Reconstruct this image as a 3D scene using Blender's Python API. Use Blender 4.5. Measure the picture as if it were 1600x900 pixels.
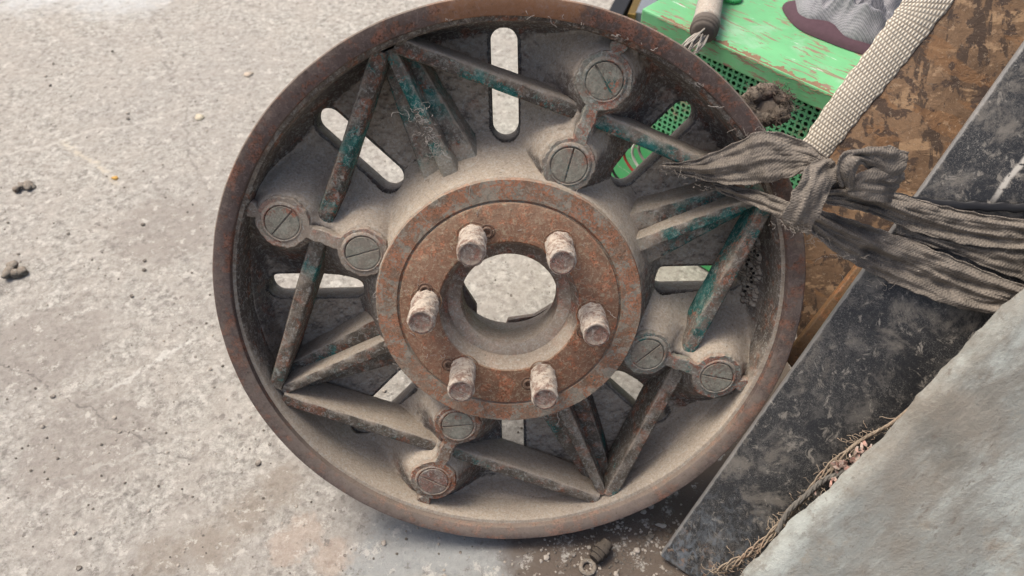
import bpy, bmesh, math, random
import numpy as np
from mathutils import Vector, Matrix
random.seed(7); rng = np.random.default_rng(7)
R_ = math.radians
S = bpy.context.scene
for o in list(bpy.data.objects): bpy.data.objects.remove(o)
# ------------------------------------------------------------------ camera
PITCH = 48; H = .89; FPX = 1200.0
cam = bpy.data.cameras.new('camera'); co = bpy.data.objects.new('camera', cam); S.collection.objects.link(co)
co.location = (0, 0, H); co.rotation_euler = (R_(90-PITCH), 0, 0)
cam.sensor_width = 36; cam.lens = FPX/1600*36; cam.clip_start = .01; cam.clip_end = 500
cam.dof.use_dof = True; cam.dof.focus_distance = .79; cam.dof.aperture_fstop = 7
S.camera = co
S.render.resolution_x = 1024; S.render.resolution_y = 576
# ------------------------------------------------------------------ light
SUN_EL, SUN_AZ = 64, -62          # azimuth measured from +Y (image up) towards +X
w = bpy.data.worlds.new('World'); S.world = w; w.use_nodes = True
nt = w.node_tree; nt.nodes.clear()
sky = nt.nodes.new('ShaderNodeTexSky'); sky.sky_type = 'NISHITA'; sky.sun_disc = False
sky.sun_elevation = R_(SUN_EL); sky.sun_rotation = R_(SUN_AZ); sky.air_density = 1.0; sky.dust_density = 6; sky.ozone_density = .6
bg = nt.nodes.new('ShaderNodeBackground'); bg.inputs[1].default_value = .075
wo = nt.nodes.new('ShaderNodeOutputWorld'); nt.links.new(sky.outputs[0], bg.inputs[0]); nt.links.new(bg.outputs[0], wo.inputs[0])
sl = bpy.data.lights.new('sun', 'SUN'); sl.energy = 1.5; sl.angle = R_(28); sl.color = (1, .94, .84)
so = bpy.data.objects.new('sun', sl); S.collection.objects.link(so)
sd = Vector((math.sin(R_(SUN_AZ))*math.cos(R_(SUN_EL)), math.cos(R_(SUN_AZ))*math.cos(R_(SUN_EL)), math.sin(R_(SUN_EL))))
so.rotation_euler = sd.to_track_quat('Z', 'Y').to_euler(); so.location = (0, 1, 3)
S.view_settings.view_transform = 'Standard'; S.view_settings.look = 'None'; S.view_settings.gamma = 1
S.view_settings.exposure = 1.12
# ------------------------------------------------------------------ pixel <-> world (1600x900 frame)
th = R_(PITCH); CAM = Vector((0, 0, H))
AX = Vector((1, 0, 0)); AD = Vector((0, -math.sin(th), -math.cos(th))); AF = Vector((0, math.cos(th), -math.sin(th)))
def ray(x, y): return AX*((x-800)/FPX) + AD*((y-450)/FPX) + AF
def at(x, y, d): return CAM + ray(x, y)*d
def onz(x, y, z=0.0):
    r = ray(x, y); return CAM + r*((z-H)/r.z)
def onplane(x, y, p, n):
    r = ray(x, y); return CAM + r*((p-CAM).dot(n)/r.dot(n))
# ------------------------------------------------------------------ mesh helpers
def tag(o, label=None, cat=None, group=None, kind=None):
    if label: o['label'] = label
    if cat: o['category'] = cat
    if group: o['group'] = group
    if kind: o['kind'] = kind
    return o
def link(name, me, mat, parent=None, smooth=True):
    o = bpy.data.objects.new(name, me); S.collection.objects.link(o)
    if mat: me.materials.append(mat)
    if smooth: me.shade_smooth()
    if parent: o.parent = parent
    return o
def mesh(name, vs, fs, mat, parent=None, smooth=True, uvs=None):
    me = bpy.data.meshes.new(name); me.from_pydata([tuple(v) for v in vs], [], fs)
    if uvs is not None:
        ul = me.uv_layers.new(name='UVMap'); li = np.empty(len(me.loops), dtype=np.int32); me.loops.foreach_get('vertex_index', li)
        ul.data.foreach_set('uv', np.asarray(uvs, dtype=np.float32)[li].ravel())
    me.update(); return link(name, me, mat, parent, smooth)
def recalc(o):
    bm = bmesh.new(); bm.from_mesh(o.data); bmesh.ops.recalc_face_normals(bm, faces=bm.faces); bm.to_mesh(o.data); bm.free(); return o
def bev(o, wd, seg=2, ang=30):
    m = o.modifiers.new('bevel', 'BEVEL'); m.width = wd; m.segments = seg; m.limit_method = 'ANGLE'; m.angle_limit = R_(ang); return o
def autosm(o, ang=35):
    bm = bmesh.new(); bm.from_mesh(o.data)
    for e in bm.edges:
        e.smooth = not (len(e.link_faces) == 2 and e.calc_face_angle(0) > R_(ang))
    bm.to_mesh(o.data); bm.free(); return o
def empty(name, loc=(0, 0, 0)):
    o = bpy.data.objects.new(name, None); S.collection.objects.link(o); o.location = loc; o.empty_display_size = .05; return o
def lathe(prof, n=128, c=(0, 0), wob=0.0, closed=False, seed=0):
    vs = []; fs = []; m = len(prof); r0 = np.random.default_rng(seed); ph = r0.random(6)*6.28
    for i in range(n):
        a = 2*math.pi*i/n
        k = 1 + wob*(math.sin(3*a+ph[0])*.5+math.sin(7*a+ph[1])*.5+math.sin(17*a+ph[2])*.35+math.sin(41*a+ph[3])*.25)
        for (r, z) in prof: vs.append((c[0]+r*k*math.cos(a), c[1]+r*k*math.sin(a), z))
    q = m if closed else m-1
    for i in range(n):
        j = (i+1) % n
        for t in range(q):
            t2 = (t+1) % m
            fs.append((i*m+t, j*m+t, j*m+t2, i*m+t2))
    return vs, fs
def tube(pts, r, n=8, cap=True):
    pts = [Vector(p) for p in pts]; vs = []; fs = []; up = Vector((.13, .31, .94))
    for i, p in enumerate(pts):
        t = (pts[min(i+1, len(pts)-1)]-pts[max(i-1, 0)]).normalized()
        a = t.cross(up)
        if a.length < 1e-3: a = t.cross(Vector((1, 0, 0)))
        a.normalize(); b = t.cross(a); rr = r[i] if isinstance(r, (list, tuple)) else r
        for k in range(n):
            an = 2*math.pi*k/n; vs.append(p+a*math.cos(an)*rr+b*math.sin(an)*rr)
    for i in range(len(pts)-1):
        for k in range(n):
            k2 = (k+1) % n; fs.append((i*n+k, i*n+k2, (i+1)*n+k2, (i+1)*n+k))
    if cap: fs.append(tuple(range(n))[::-1]); fs.append(tuple((len(pts)-1)*n+k for k in range(n)))
    return vs, fs
def merge(lst):
    V = []; F = []
    for v, f in lst:
        o = len(V); V += list(v); F += [tuple(i+o for i in q) for q in f]
    return V, F
def spline(pts, n):
    P = [Vector(p) for p in pts]; out = []
    m = len(P)-1
    for i in range(n):
        t = i/(n-1)*m; k = min(int(t), m-1); f = t-k
        p0 = P[max(k-1, 0)]; p1 = P[k]; p2 = P[k+1]; p3 = P[min(k+2, m)]
        out.append(.5*((2*p1)+(p2-p0)*f+(2*p0-5*p1+4*p2-p3)*f*f+(3*p1-p0-3*p2+p3)*f**3))
    return out
def box(c, sx, sy, sz, ax=None):
    ax = ax or (Vector((1, 0, 0)), Vector((0, 1, 0)), Vector((0, 0, 1))); c = Vector(c)
    vs = [c+ax[0]*sx*i/2+ax[1]*sy*j/2+ax[2]*sz*k/2 for i in (-1, 1) for j in (-1, 1) for k in (-1, 1)]
    return vs, [(0, 1, 3, 2), (4, 6, 7, 5), (0, 4, 5, 1), (2, 3, 7, 6), (0, 2, 6, 4), (1, 5, 7, 3)]
def rock(c, r, seed, sq=.7, sub=2, rough=.35):
    bm = bmesh.new(); bmesh.ops.create_icosphere(bm, subdivisions=sub, radius=1)
    g = random.Random(seed); vs = []
    dirs = [Vector((g.gauss(0, 1), g.gauss(0, 1), g.gauss(0, 1))).normalized() for _ in range(9)]; am = [g.uniform(-rough, rough) for _ in dirs]
    for v in bm.verts:
        k = 1+sum(a*max(0, v.co.normalized().dot(d))**3 for a, d in zip(am, dirs))+g.uniform(-.06, .06)
        vs.append(Vector(c)+Vector((v.co.x*r*k, v.co.y*r*k, v.co.z*r*k*sq)))
    fs = [tuple(v.index for v in f.verts) for f in bm.faces]; bm.free(); return vs, fs
# ------------------------------------------------------------------ material helpers
class N:
    def __init__(s, name):
        s.m = bpy.data.materials.new(name); s.m.use_nodes = True; s.t = s.m.node_tree; s.t.nodes.clear()
        s.out = s.t.nodes.new('ShaderNodeOutputMaterial'); s.b = s.t.nodes.new('ShaderNodeBsdfPrincipled')
        s.t.links.new(s.b.outputs[0], s.out.inputs[0]); s.g = s.t.nodes.new('ShaderNodeNewGeometry'); s.pos = s.g.outputs['Position']
        s.uvn = None
    def uv(s):
        if not s.uvn: s.uvn = s.t.nodes.new('ShaderNodeTexCoord')
        return s.uvn.outputs['UV']
    def put(s, sock, v):
        if isinstance(v, bpy.types.NodeSocket): s.t.links.new(v, sock)
        elif v is not None:
            if hasattr(sock.default_value, '__len__') and not hasattr(v, '__len__'): v = (v,)*3
            if sock.type == 'RGBA' and len(v) == 3: v = (*v, 1)
            sock.default_value = v
    def noise(s, sc, det=6, ro=.6, vec=None, dist=0, col=False):
        n = s.t.nodes.new('ShaderNodeTexNoise'); s.put(n.inputs['Vector'], vec or s.pos)
        n.inputs['Scale'].default_value = sc; n.inputs['Detail'].default_value = det; n.inputs['Roughness'].default_value = ro; n.inputs['Distortion'].default_value = dist
        return n.outputs['Color' if col else 'Fac']
    def vor(s, sc, feat='F1', out='Distance', vec=None, rnd=1):
        n = s.t.nodes.new('ShaderNodeTexVoronoi'); n.feature = feat; s.put(n.inputs['Vector'], vec or s.pos)
        n.inputs['Scale'].default_value = sc; n.inputs['Randomness'].default_value = rnd; return n.outputs[out]
    def m_(s, op, a, b=None, c=None):
        n = s.t.nodes.new('ShaderNodeMath'); n.operation = op; s.put(n.inputs[0], a)
        if b is not None: s.put(n.inputs[1], b)
        if c is not None: s.put(n.inputs[2], c)
        return n.outputs[0]
    def step(s, v, lo, hi, a=0, b=1):
        n = s.t.nodes.new('ShaderNodeMapRange'); n.interpolation_type = 'SMOOTHSTEP'; s.put(n.inputs[0], v)
        for i, q in enumerate((lo, hi, a, b)): n.inputs[i+1].default_value = q
        return n.outputs[0]
    def mix(s, f, a, b, mode='MIX'):
        n = s.t.nodes.new('ShaderNodeMix'); n.data_type = 'RGBA'; n.blend_type = mode
        s.put(n.inputs[0], f); s.put(n.inputs[6], a); s.put(n.inputs[7], b); return n.outputs[2]
    def ramp(s, f, stops):
        n = s.t.nodes.new('ShaderNodeValToRGB'); s.put(n.inputs[0], f); e = n.color_ramp.elements
        while len(e) < len(stops): e.new(.5)
        for q, (p, c) in zip(e, stops): q.position = p; q.color = (*c, 1)
        return n.outputs[0]
    def sep(s, v):
        n = s.t.nodes.new('ShaderNodeSeparateXYZ'); s.put(n.inputs[0], v); return n.outputs
    def comb(s, x, y, z=0):
        n = s.t.nodes.new('ShaderNodeCombineXYZ'); s.put(n.inputs[0], x); s.put(n.inputs[1], y); s.put(n.inputs[2], z); return n.outputs[0]
    def scl(s, v, k):
        n = s.t.nodes.new('ShaderNodeVectorMath'); n.operation = 'MULTIPLY'; s.put(n.inputs[0], v); n.inputs[1].default_value = k; return n.outputs[0]
    def dot(s, v, k):
        n = s.t.nodes.new('ShaderNodeVectorMath'); n.operation = 'DOT_PRODUCT'; s.put(n.inputs[0], v); n.inputs[1].default_value = k; return n.outputs['Value']
    def near(s, c, r0, r1):        # 1 inside r0 of a world point, 0 beyond r1
        n = s.t.nodes.new('ShaderNodeVectorMath'); n.operation = 'DISTANCE'; s.put(n.inputs[0], s.pos); n.inputs[1].default_value = c
        return s.step(n.outputs['Value'], r0, r1, 1, 0)
    def bump(s, h, dist, st=1, prev=None):
        n = s.t.nodes.new('ShaderNodeBump'); s.put(n.inputs['Height'], h); n.inputs['Distance'].default_value = dist; n.inputs['Strength'].default_value = st
        if prev: s.put(n.inputs['Normal'], prev)
        return n.outputs[0]
    def fin(s, col, rough=.85, nrm=None, met=0, spec=.3):
        s.put(s.b.inputs['Base Color'], col); s.put(s.b.inputs['Roughness'], rough); s.b.inputs['Metallic'].default_value = met
        s.b.inputs['Specular IOR Level'].default_value = spec
        if nrm: s.put(s.b.inputs['Normal'], nrm)
        return s.m
DUST = (.52, .435, .345)
def iron(name, base, rust, paint=None, pamt=.5, teal=0.0, dust=.6, dustlo=.1, ramt=.5, grain=1.0, fleck=0.0, dcol=DUST, tealc=(.03, .19, .17), patches=False, toes=False):
    """weathered cast iron: base coat, rust, peeling paint, dust settled on faces that look up"""
    n = N(name)
    big = n.noise(14, 5, .6); mid = n.noise(70, 8, .68); fine = n.noise(420, 6, .7); f2 = n.noise(1300, 3, .7)
    c = n.mix(n.step(big, .35, .65), base, tuple(q*.72 for q in base))
    rv = n.mix(n.step(mid, .35, .7), rust, tuple(q*1.7 if i == 0 else q*1.45 for i, q in enumerate(rust)))
    rv = n.mix(n.step(fine, .45, .62), rv, tuple(q*.5 for q in rust))
    rm = n.m_('ADD', n.m_('MULTIPLY', mid, .6), n.m_('MULTIPLY', n.noise(28, 6, .65, dist=.6), .5))
    c = n.mix(n.step(rm, .62-.16*ramt, .70-.16*ramt), c, rv)
    if paint:
        pm = n.m_('ADD', n.m_('MULTIPLY', n.noise(45, 8, .7, dist=.8), .6), n.m_('MULTIPLY', fine, .4))
        pc = n.mix(n.step(n.noise(160, 6, .7), .4, .6), paint, tuple(q*.7 for q in paint))
        c = n.mix(n.step(pm, .62-.2*pamt, .66-.2*pamt), c, pc)
    if teal:
        tm = n.m_('ADD', n.m_('MULTIPLY', n.noise(24, 9, .62, vec=n.scl(n.pos, (1, 1.1, .9))), .7), n.m_('MULTIPLY', fine, .3))
        tc = n.mix(n.step(n.noise(90, 5, .6), .35, .65), tealc, tuple(q*.45 for q in tealc))
        c = n.mix(n.step(tm, .66-.22*teal, .70-.22*teal), c, tc)
    if patches:
        for (pp, col_) in (((-.10, .26, .09), (.24, .095, .045)), ((-.17, .30, .14), (.24, .10, .05)), ((-.285, .46, .42), (.17, .055, .045)), ((-.05, .245, .03), (.20, .08, .05)), ((.10, .25, .07), (.20, .08, .05)), ((0, .64, .565), (.26, .13, .07))):
            kk = n.m_('ADD', n.m_('MULTIPLY', n.near(pp, .01, .12), .5), n.m_('MULTIPLY', n.noise(55, 8, .7), .5))
            c = n.mix(n.step(kk, .42, .58, 0, .9), c, col_)
    nz = n.sep(n.g.outputs['Normal'])[2]
    dn = n.m_('ADD', n.m_('MULTIPLY', n.noise(60, 8, .7), .8), n.m_('MULTIPLY', fine, .6))   # ~.7
    dm = n.m_('ADD', n.m_('MULTIPLY', n.step(nz, -.1, .95), 1.0), n.m_('SUBTRACT', dn, .7))
    dm = n.step(dm, dustlo, dustlo+.55, 0, dust)
    if toes:                                       # dirt packed where the ribs meet the hub cone
        dm = n.m_('MAXIMUM', dm, n.m_('MULTIPLY', n.step(n.m_('ADD', n.near((-.0028, .53, .283), .150, .20), n.m_('MULTIPLY', n.m_('SUBTRACT', dn, .7), 2)), .35, .8), .8))
    dc = n.mix(n.step(fine, .35, .65), dcol, tuple(q*.78 for q in dcol))
    c = n.mix(dm, c, dc)
    if fleck:
        c = n.mix(n.m_('MULTIPLY', n.step(n.noise(230, 4, .8), .66, .70), fleck), c, (.6, .56, .5))
    pit = n.step(n.noise(260, 5, .75), .60, .68)
    c = n.mix(n.m_('MULTIPLY', pit, .55), c, (.05, .038, .03))
    crust = n.noise(210, 9, .82, dist=1.0)
    c = n.mix(n.step(crust, .50, .60, 0, .40), c, tuple(min(.6, q*1.5+.03) for q in dcol) if dust > .5 else tuple(min(.5, q*1.8+.02) for q in base))
    c = n.mix(n.step(crust, .47, .38, 0, .22), c, tuple(q*.45 for q in base))
    b = n.bump(mid, .0018*grain, .6); b = n.bump(fine, .0012*grain, .8, b); b = n.bump(crust, .0012*grain, .8, b); b = n.bump(f2, .0005*grain, .8, b); b = n.bump(pit, -.0006, .6, b)
    return n.fin(c, .88, b, 0, .25)
BR = (.105, .08, .068)
M = {}
M['rim'] = iron('rim_iron', (.135, .100, .088), (.15, .080, .055), None, dust=.35, dustlo=.30, ramt=.45, grain=.5, patches=True)
M['drum'] = iron('drum_iron', (.12, .098, .083), (.15, .075, .045), None, teal=.0, dust=.95, dustlo=.12, ramt=.3)
M['web'] = iron('web_iron', (.14, .115, .098), (.15, .085, .06), (.15, .145, .13), pamt=.15, teal=.12, dust=.95, dustlo=.10, ramt=.3, grain=.8)
M['pad'] = iron('pad_iron', (.125, .11, .10), (.12, .07, .05), None, teal=.1, dust=.8, dustlo=.35, ramt=.2, grain=.6)
M['spoke'] = iron('spoke_iron', (.10, .082, .068), (.17, .085, .055), (.15, .16, .14), pamt=.45, teal=.70, dust=.92, dustlo=.34, ramt=.5, grain=1.3)
M['spoke_mid'] = iron('spoke_worn_iron', (.20, .165, .135), (.22, .11, .07), (.19, .19, .17), pamt=.4, teal=.82, dust=.95, dustlo=.36, ramt=.5, grain=1.3)
M['spoke_low'] = iron('spoke_dusty_iron', (.14, .115, .09), (.18, .09, .055), (.13, .14, .12), pamt=.3, teal=.42, dust=.95, dustlo=.38, ramt=.4, grain=1.2)
M['fin'] = iron('fin_iron', (.15, .13, .11), (.16, .08, .05), (.10, .13, .12), pamt=.3, teal=.85, dust=.9, dustlo=.36, toes=True, ramt=.4, grain=1.2)
M['plate'] = iron('plate_iron', (.25, .20, .16), (.22, .11, .075), (.25, .245, .20), pamt=.4, teal=.1, dust=.7, dustlo=.25, ramt=.5, fleck=.3)
M['plate_teal'] = iron('plate_paint', (.23, .20, .165), (.22, .10, .065), (.25, .27, .23), pamt=.6, teal=.45, dust=.55, dustlo=.35, ramt=.45, fleck=.7)
M['plate_rust'] = iron('plate_rust', (.20, .13, .09), (.22, .09, .045), (.30, .27, .22), pamt=.5, teal=.05, dust=.7, dustlo=.3, ramt=.7, fleck=.3)
M['plug'] = iron('plug_iron', (.24, .21, .17), (.20, .10, .065), (.28, .275, .225), pamt=.7, teal=.22, dust=.4, dustlo=.35, ramt=.25, fleck=.45, grain=.7)
M['hub'] = iron('hub_iron', (.28, .19, .135), (.28, .145, .085), (.34, .30, .24), pamt=.62, teal=.1, dust=.4, dustlo=.4, ramt=.8, grain=.8, fleck=.2)
M['hubrust'] = iron('hub_rust', (.29, .155, .10), (.31, .14, .078), None, dust=.65, dustlo=.36, ramt=.5, grain=.9, fleck=.55, dcol=(.50, .35, .24))
M['bore'] = iron('bore_iron', (.19, .14, .11), (.20, .10, .07), None, dust=.8, dustlo=.2, ramt=.4, grain=.6)
def stud_mat():
    n = N('stud_dusty_thread'); z = n.noise(300, 6, .7); mid = n.noise(90, 6, .65)
    c = n.mix(n.step(mid, .47, .60), (.52, .45, .375), (.27, .19, .15)); c = n.mix(n.step(n.noise(200, 8, .8), .52, .60, 0, .8), c, (.20, .12, .09)); c = n.mix(n.step(z, .50, .38, 0, .5), c, (.62, .56, .48))
    b = n.bump(z, .0016, .8); b = n.bump(n.noise(1100, 3, .6), .0005, .8, b); return n.fin(c, .95, b)
M['stud'] = stud_mat()
M['studend'] = iron('stud_end_rust', (.25, .19, .16), (.19, .11, .085), None, dust=.7, dustlo=.35, ramt=.7, grain=1.2, fleck=.8)
def dark(name, c, r=.9):
    n = N(name); return n.fin(n.mix(n.noise(200), c, tuple(q*.6 for q in c)), r, n.bump(n.noise(500), .0005, .6))
M['pin'] = dark('pin_iron', (.20, .13, .095), .8)
M['web_dark'] = dark('cobweb', (.55, .5, .45))

# ================================================================== GROUND
def floor_mat():
    n = N('worn_concrete')
    P = n.pos
    warp = n.scl(n.noise(6, 3, .5, col=True), (.02, .02, .02))
    va = n.t.nodes.new('ShaderNodeVectorMath'); n.put(va.inputs[0], P); n.put(va.inputs[1], warp); Q = va.outputs[0]
    big = n.noise(2.6, 6, .6); mid = n.noise(16, 8, .68, vec=Q); sm = n.noise(88, 10, .82, vec=Q); fn = n.noise(330, 6, .8)
    v1 = n.vor(95, vec=Q); v2 = n.vor(34, vec=Q)
    c = n.ramp(sm, [(.36, (.17, .155, .14)), (.455, (.34, .318, .285)), (.535, (.475, .45, .405)), (.64, (.68, .65, .60))])
    c = n.mix(n.step(mid, .38, .64, 0, .6), c, (.44, .40, .355))
    c = n.mix(n.step(big, .42, .62, 0, .35), c, (.36, .335, .31))
    vw = n.t.nodes.new('ShaderNodeVectorMath'); n.put(vw.inputs[0], P); n.put(vw.inputs[1], n.scl(n.noise(90, 4, .7, col=True), (.022, .022, .022))); v1 = n.vor(60, vec=vw.outputs[0]); v2 = n.vor(24, vec=vw.outputs[0])
    c = n.mix(n.m_('MULTIPLY', n.step(v1, .30, .16, 0, .7), n.step(n.noise(25, 4, .6), .46, .60)), c, (.21, .19, .17))
    c = n.mix(n.m_('MULTIPLY', n.step(v2, .16, .08), .6), c, (.24, .215, .19))
    c = n.mix(n.m_('MULTIPLY', n.step(fn, .58, .72), .6), c, (.72, .68, .62))
    c = n.mix(n.m_('MULTIPLY', n.step(fn, .42, .30), .6), c, (.15, .13, .115))
    def patch(pts, col, amt, r0, r1, nsc=9, lo=.42, hi=.56):
        nonlocal c
        k = None
        for p in pts:
            q = n.near(tuple(p), r0, r1); k = q if k is None else n.m_('MAXIMUM', k, q)
        mm = n.step(n.m_('ADD', n.m_('MULTIPLY', k, .5), n.m_('MULTIPLY', n.noise(nsc, 7, .68, dist=.5), .5)), lo, hi, 0, amt)
        c = n.mix(mm, c, col)
    patch([onz(60, -25), onz(200, -20), onz(-150, -30)], (.66, .69, .70), .55, .0, .32, 26, .44, .72)
    patch([onz(250, 875), onz(330, 850), onz(390, 800), onz(440, 760)], (.30, .25, .20), .6, .0, .09, 30, .52, .76)
    patch([onz(620, 870), onz(700, 860), onz(780, 880)], (.36, .38, .38), .7, .0, .14, 24, .46, .72)
    patch([onz(450, 855), onz(475, 830), onz(520, 870)], (.52, .38, .29), .35, .0, .07, 60, .56, .70)
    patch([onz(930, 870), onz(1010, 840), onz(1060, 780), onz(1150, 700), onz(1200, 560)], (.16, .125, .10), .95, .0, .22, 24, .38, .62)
    patch([onz(70, 540), onz(140, 690), onz(250, 360)], (.30, .265, .235), .5, .02, .16, 14, .46, .62)
    # fine pale scratches and dark hairline cracks
    def line(p, q_, wd, col, amt):
        nonlocal c
        d = (q_-p); L_ = d.length; d.normalize(); nn_ = Vector((-d.y, d.x, 0)); off = n.m_('SUBTRACT', n.dot(P, tuple(nn_)), p.dot(nn_)); al = n.m_('SUBTRACT', n.dot(P, tuple(d)), p.dot(d))
        off = n.m_('ABSOLUTE', n.m_('ADD', off, n.m_('MULTIPLY', n.m_('SUBTRACT', n.noise(9, 6, .65), .5), .09)))
        k = n.m_('MULTIPLY', n.step(off, wd, wd*.3), n.m_('MULTIPLY', n.step(al, 0, .03), n.step(al, L_, L_-.03))); k = n.m_('MULTIPLY', k, n.step(n.noise(70, 5, .7), .36, .56))
        c = n.mix(n.m_('MULTIPLY', k, amt), c, col)
    line(onz(-40, 250), onz(330, 165), .006, (.64, .61, .55), .5); line(onz(95, 215), onz(195, 290), .008, (.60, .54, .44), .8); line(onz(150, 620), onz(320, 520), .005, (.66, .64, .59), .8)
    line(onz(-30, 560), onz(310, 730), .0028, (.17, .155, .14), .7); line(onz(240, 20), onz(330, 330), .004, (.24, .22, .20), .6); line(onz(60, 760), onz(420, 640), .005, (.60, .58, .53), .35)
    c = n.mix(n.m_('MULTIPLY', n.step(n.noise(38, 9, .8), .555, .60), .6), c, (.68, .65, .59)); c = n.mix(n.m_('MULTIPLY', n.step(n.noise(52, 9, .8), .43, .385), .7), c, (.21, .19, .17))
    x, y, z = n.sep(P)
    b = n.bump(sm, .0035, .8); b = n.bump(mid, .008, .5, b); b = n.bump(fn, .0022, .9, b); b = n.bump(n.noise(700, 3, .7), .0007, .8, b); b = n.bump(n.step(v1, .3, .1), -.0014, .4, b)
    return n.fin(c, .93, b, 0, .2)
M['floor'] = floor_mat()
g = [(-60, -60, 0), (60, -60, 0), (60, 60, 0), (-60, 60, 0)]
fo = mesh('floor', g, [(0, 1, 2, 3)], M['floor'], smooth=False); tag(fo, kind='structure')

# ================================================================== WHEEL (local frame: x,y in its face, z out of the face)
WC = Vector((-.0028, .5099, .2931))
WN = Vector((.0032, -.9086, .4177)).normalized(); WU = Vector((1, .0029, -.0013)); WU = (WU-WN*WU.dot(WN)).normalized(); WV = WN.cross(WU)
BASE = WC - WV*.284 - WN*.08
wheel = empty('cast_iron_wheel'); RM = Matrix((WU, WV, WN)).transposed().to_4x4()
wheel.matrix_world = Matrix.Translation(BASE) @ RM
tag(wheel, 'big rusty spoked cast iron wheel with six threaded studs, leaning on edge', 'wheel')
OFF = Vector((0, .284, .08))             # wheel centre in the Empty's frame
def wpart(name, vs, fs, mat, parent=None, smooth=True, sharp=None, rec=True):
    o = mesh(name, [Vector(v)+OFF for v in vs], fs, mat, parent or wheel, smooth)
    if rec: recalc(o)
    if sharp: autosm(o, sharp)
    return o
def wpt(x, y, z):                        # pixel -> wheel local at height z (used for a few measured outlines)
    p = onplane(x, y, WC+WN*z, WN)-WC; return Vector((p.dot(WU), p.dot(WV), z))
def pol(r, a, z=0): return Vector((r*math.cos(R_(a)), r*math.sin(R_(a)), z))
# rim with front lip, ledge and drum wall
prof = [(.3, -.0012), (.2988, 0), (.2838, 0), (.2826, -.001), (.2820, -.0075), (.2790, -.0085), (.2778, -.0105), (.2768, -.030), (.2752, -.060), (.270, -.078), (.268, -.092), (.284, -.092), (.2845, -.080), (.288, -.030), (.2925, -.010), (.2995, -.007)]
v, f = lathe(prof, 384, wob=.0011, closed=True, seed=3)
rim = wpart('rim', v, f, M['rim'], sharp=40)
prof = [(.2822, -.0071), (.2784, -.0080), (.2770, -.0105), (.2758, -.030), (.2742, -.060), (.269, -.0735)]
v, f = lathe(prof, 256, wob=.0014, seed=5); wpart('drum_lining', v, f, M['drum'], sharp=40)

BOSS = [68.6+90*k for k in range(4)]; CLU = [113.6+90*k for k in range(4)]
SLOTA = [91.1+45*k for k in range(8)]; SR0, SR1, SHW = .1715, .2535, .0134
SEND = [SR1]*4+[.243]*3+[SR1]
RBI, RBO = .1573, .2412
def smax(a, b, k):
    h = np.clip(.5+.5*(a-b)/k, 0, 1); return b*(1-h)+a*h+k*h*(1-h)
def vnoise(X, Y, sc, seed):
    r0 = np.random.default_rng(seed); G = r0.random((128, 128)); x = X*sc+40; y = Y*sc+40
    xi = np.floor(x).astype(int); yi = np.floor(y).astype(int); fx = x-xi; fy = y-yi; fx = fx*fx*(3-2*fx); fy = fy*fy*(3-2*fy)
    g = lambda a, b: G[a % 128, b % 128]
    return (g(xi, yi)*(1-fx)+g(xi+1, yi)*fx)*(1-fy)+(g(xi, yi+1)*(1-fx)+g(xi+1, yi+1)*fx)*fy-.5
def web_h(X, Y):
    r = np.hypot(X, Y); h = np.full_like(X, -.0745)
    t = np.clip((r-.134)/(.166-.134), 0, 1); cone = -.008-.069*(t**.85); h = smax(h, cone, .014)
    wall = -.0745+np.clip((r-.258)/.020, 0, 1)**2.2*.03; h = smax(h, wall, .004)
    for a in BOSS:
        c, s = math.cos(R_(a)), math.sin(R_(a)); px = X*c+Y*s; py = -X*s+Y*c
        do = np.hypot(px-RBO, py); di = np.hypot(px-RBI, py); dl = np.where((px > RBI) & (px < RBO), np.abs(py), 1)
        # flank lofts out towards the web and leans towards the rim
        for d, r0, top in ((do, .0262, -.0195), (di, .0250, -.0165), (dl, .0085, -.026)):
            k = np.clip((d-r0), 0, None); hh = top-1.9*k; hh = np.where(d < r0, top, hh); h = smax(h, np.maximum(hh, -.2), .017)
        dc = np.hypot(px-np.clip(px, RBI, RBO+.02), py); h = smax(h, np.maximum(-.044-.95*np.clip(dc-.030, 0, None), -.2), .018)
        # wide casting mass joining the outer boss to the drum wall
        dw = np.where(px > RBO, np.abs(py), 1); hh = -.034-1.6*np.clip(dw-.020, 0, None); h = smax(h, np.maximum(hh, -.2), .012)
    h = h+.0014*vnoise(X, Y, 50, 1)+.0006*vnoise(X, Y, 180, 2)+.0004*vnoise(X, Y, 420, 3)
    return h
NA, NR = 1500, 160
A_ = np.linspace(0, 2*np.pi, NA, endpoint=False); Rr = np.linspace(.122, .2785, NR)
AA, RR = np.meshgrid(A_, Rr, indexing='ij'); X = RR*np.cos(AA); Y = RR*np.sin(AA); Z = web_h(X, Y)
hole = np.zeros_like(X, dtype=bool)
for si, a in enumerate(SLOTA):
    c, s = math.cos(R_(a)), math.sin(R_(a)); px = X*c+Y*s; py = -X*s+Y*c
    hole |= np.hypot(px-np.clip(px, SR0, SEND[si]), py) < SHW+.0035
idx = np.arange(NA*NR).reshape(NA, NR); i2 = np.roll(idx, -1, axis=0)
q = np.stack([idx[:, :-1], i2[:, :-1], i2[:, 1:], idx[:, 1:]], -1); hq = hole[:, :-1] & hole[:, 1:] & np.roll(hole, -1, 0)[:, :-1] & np.roll(hole, -1, 0)[:, 1:]
q = q[~hq].reshape(-1, 4)
me = bpy.data.meshes.new('web'); V = np.stack([X+OFF.x, Y+OFF.y, Z+OFF.z], -1).reshape(-1, 3)
me.from_pydata(V.tolist(), [], q.tolist()); me.update(); web = link('web', me, M['web'], wheel); recalc(web)
sm = web.modifiers.new('thick', 'SOLIDIFY'); sm.thickness = .006; sm.offset = 0
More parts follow.
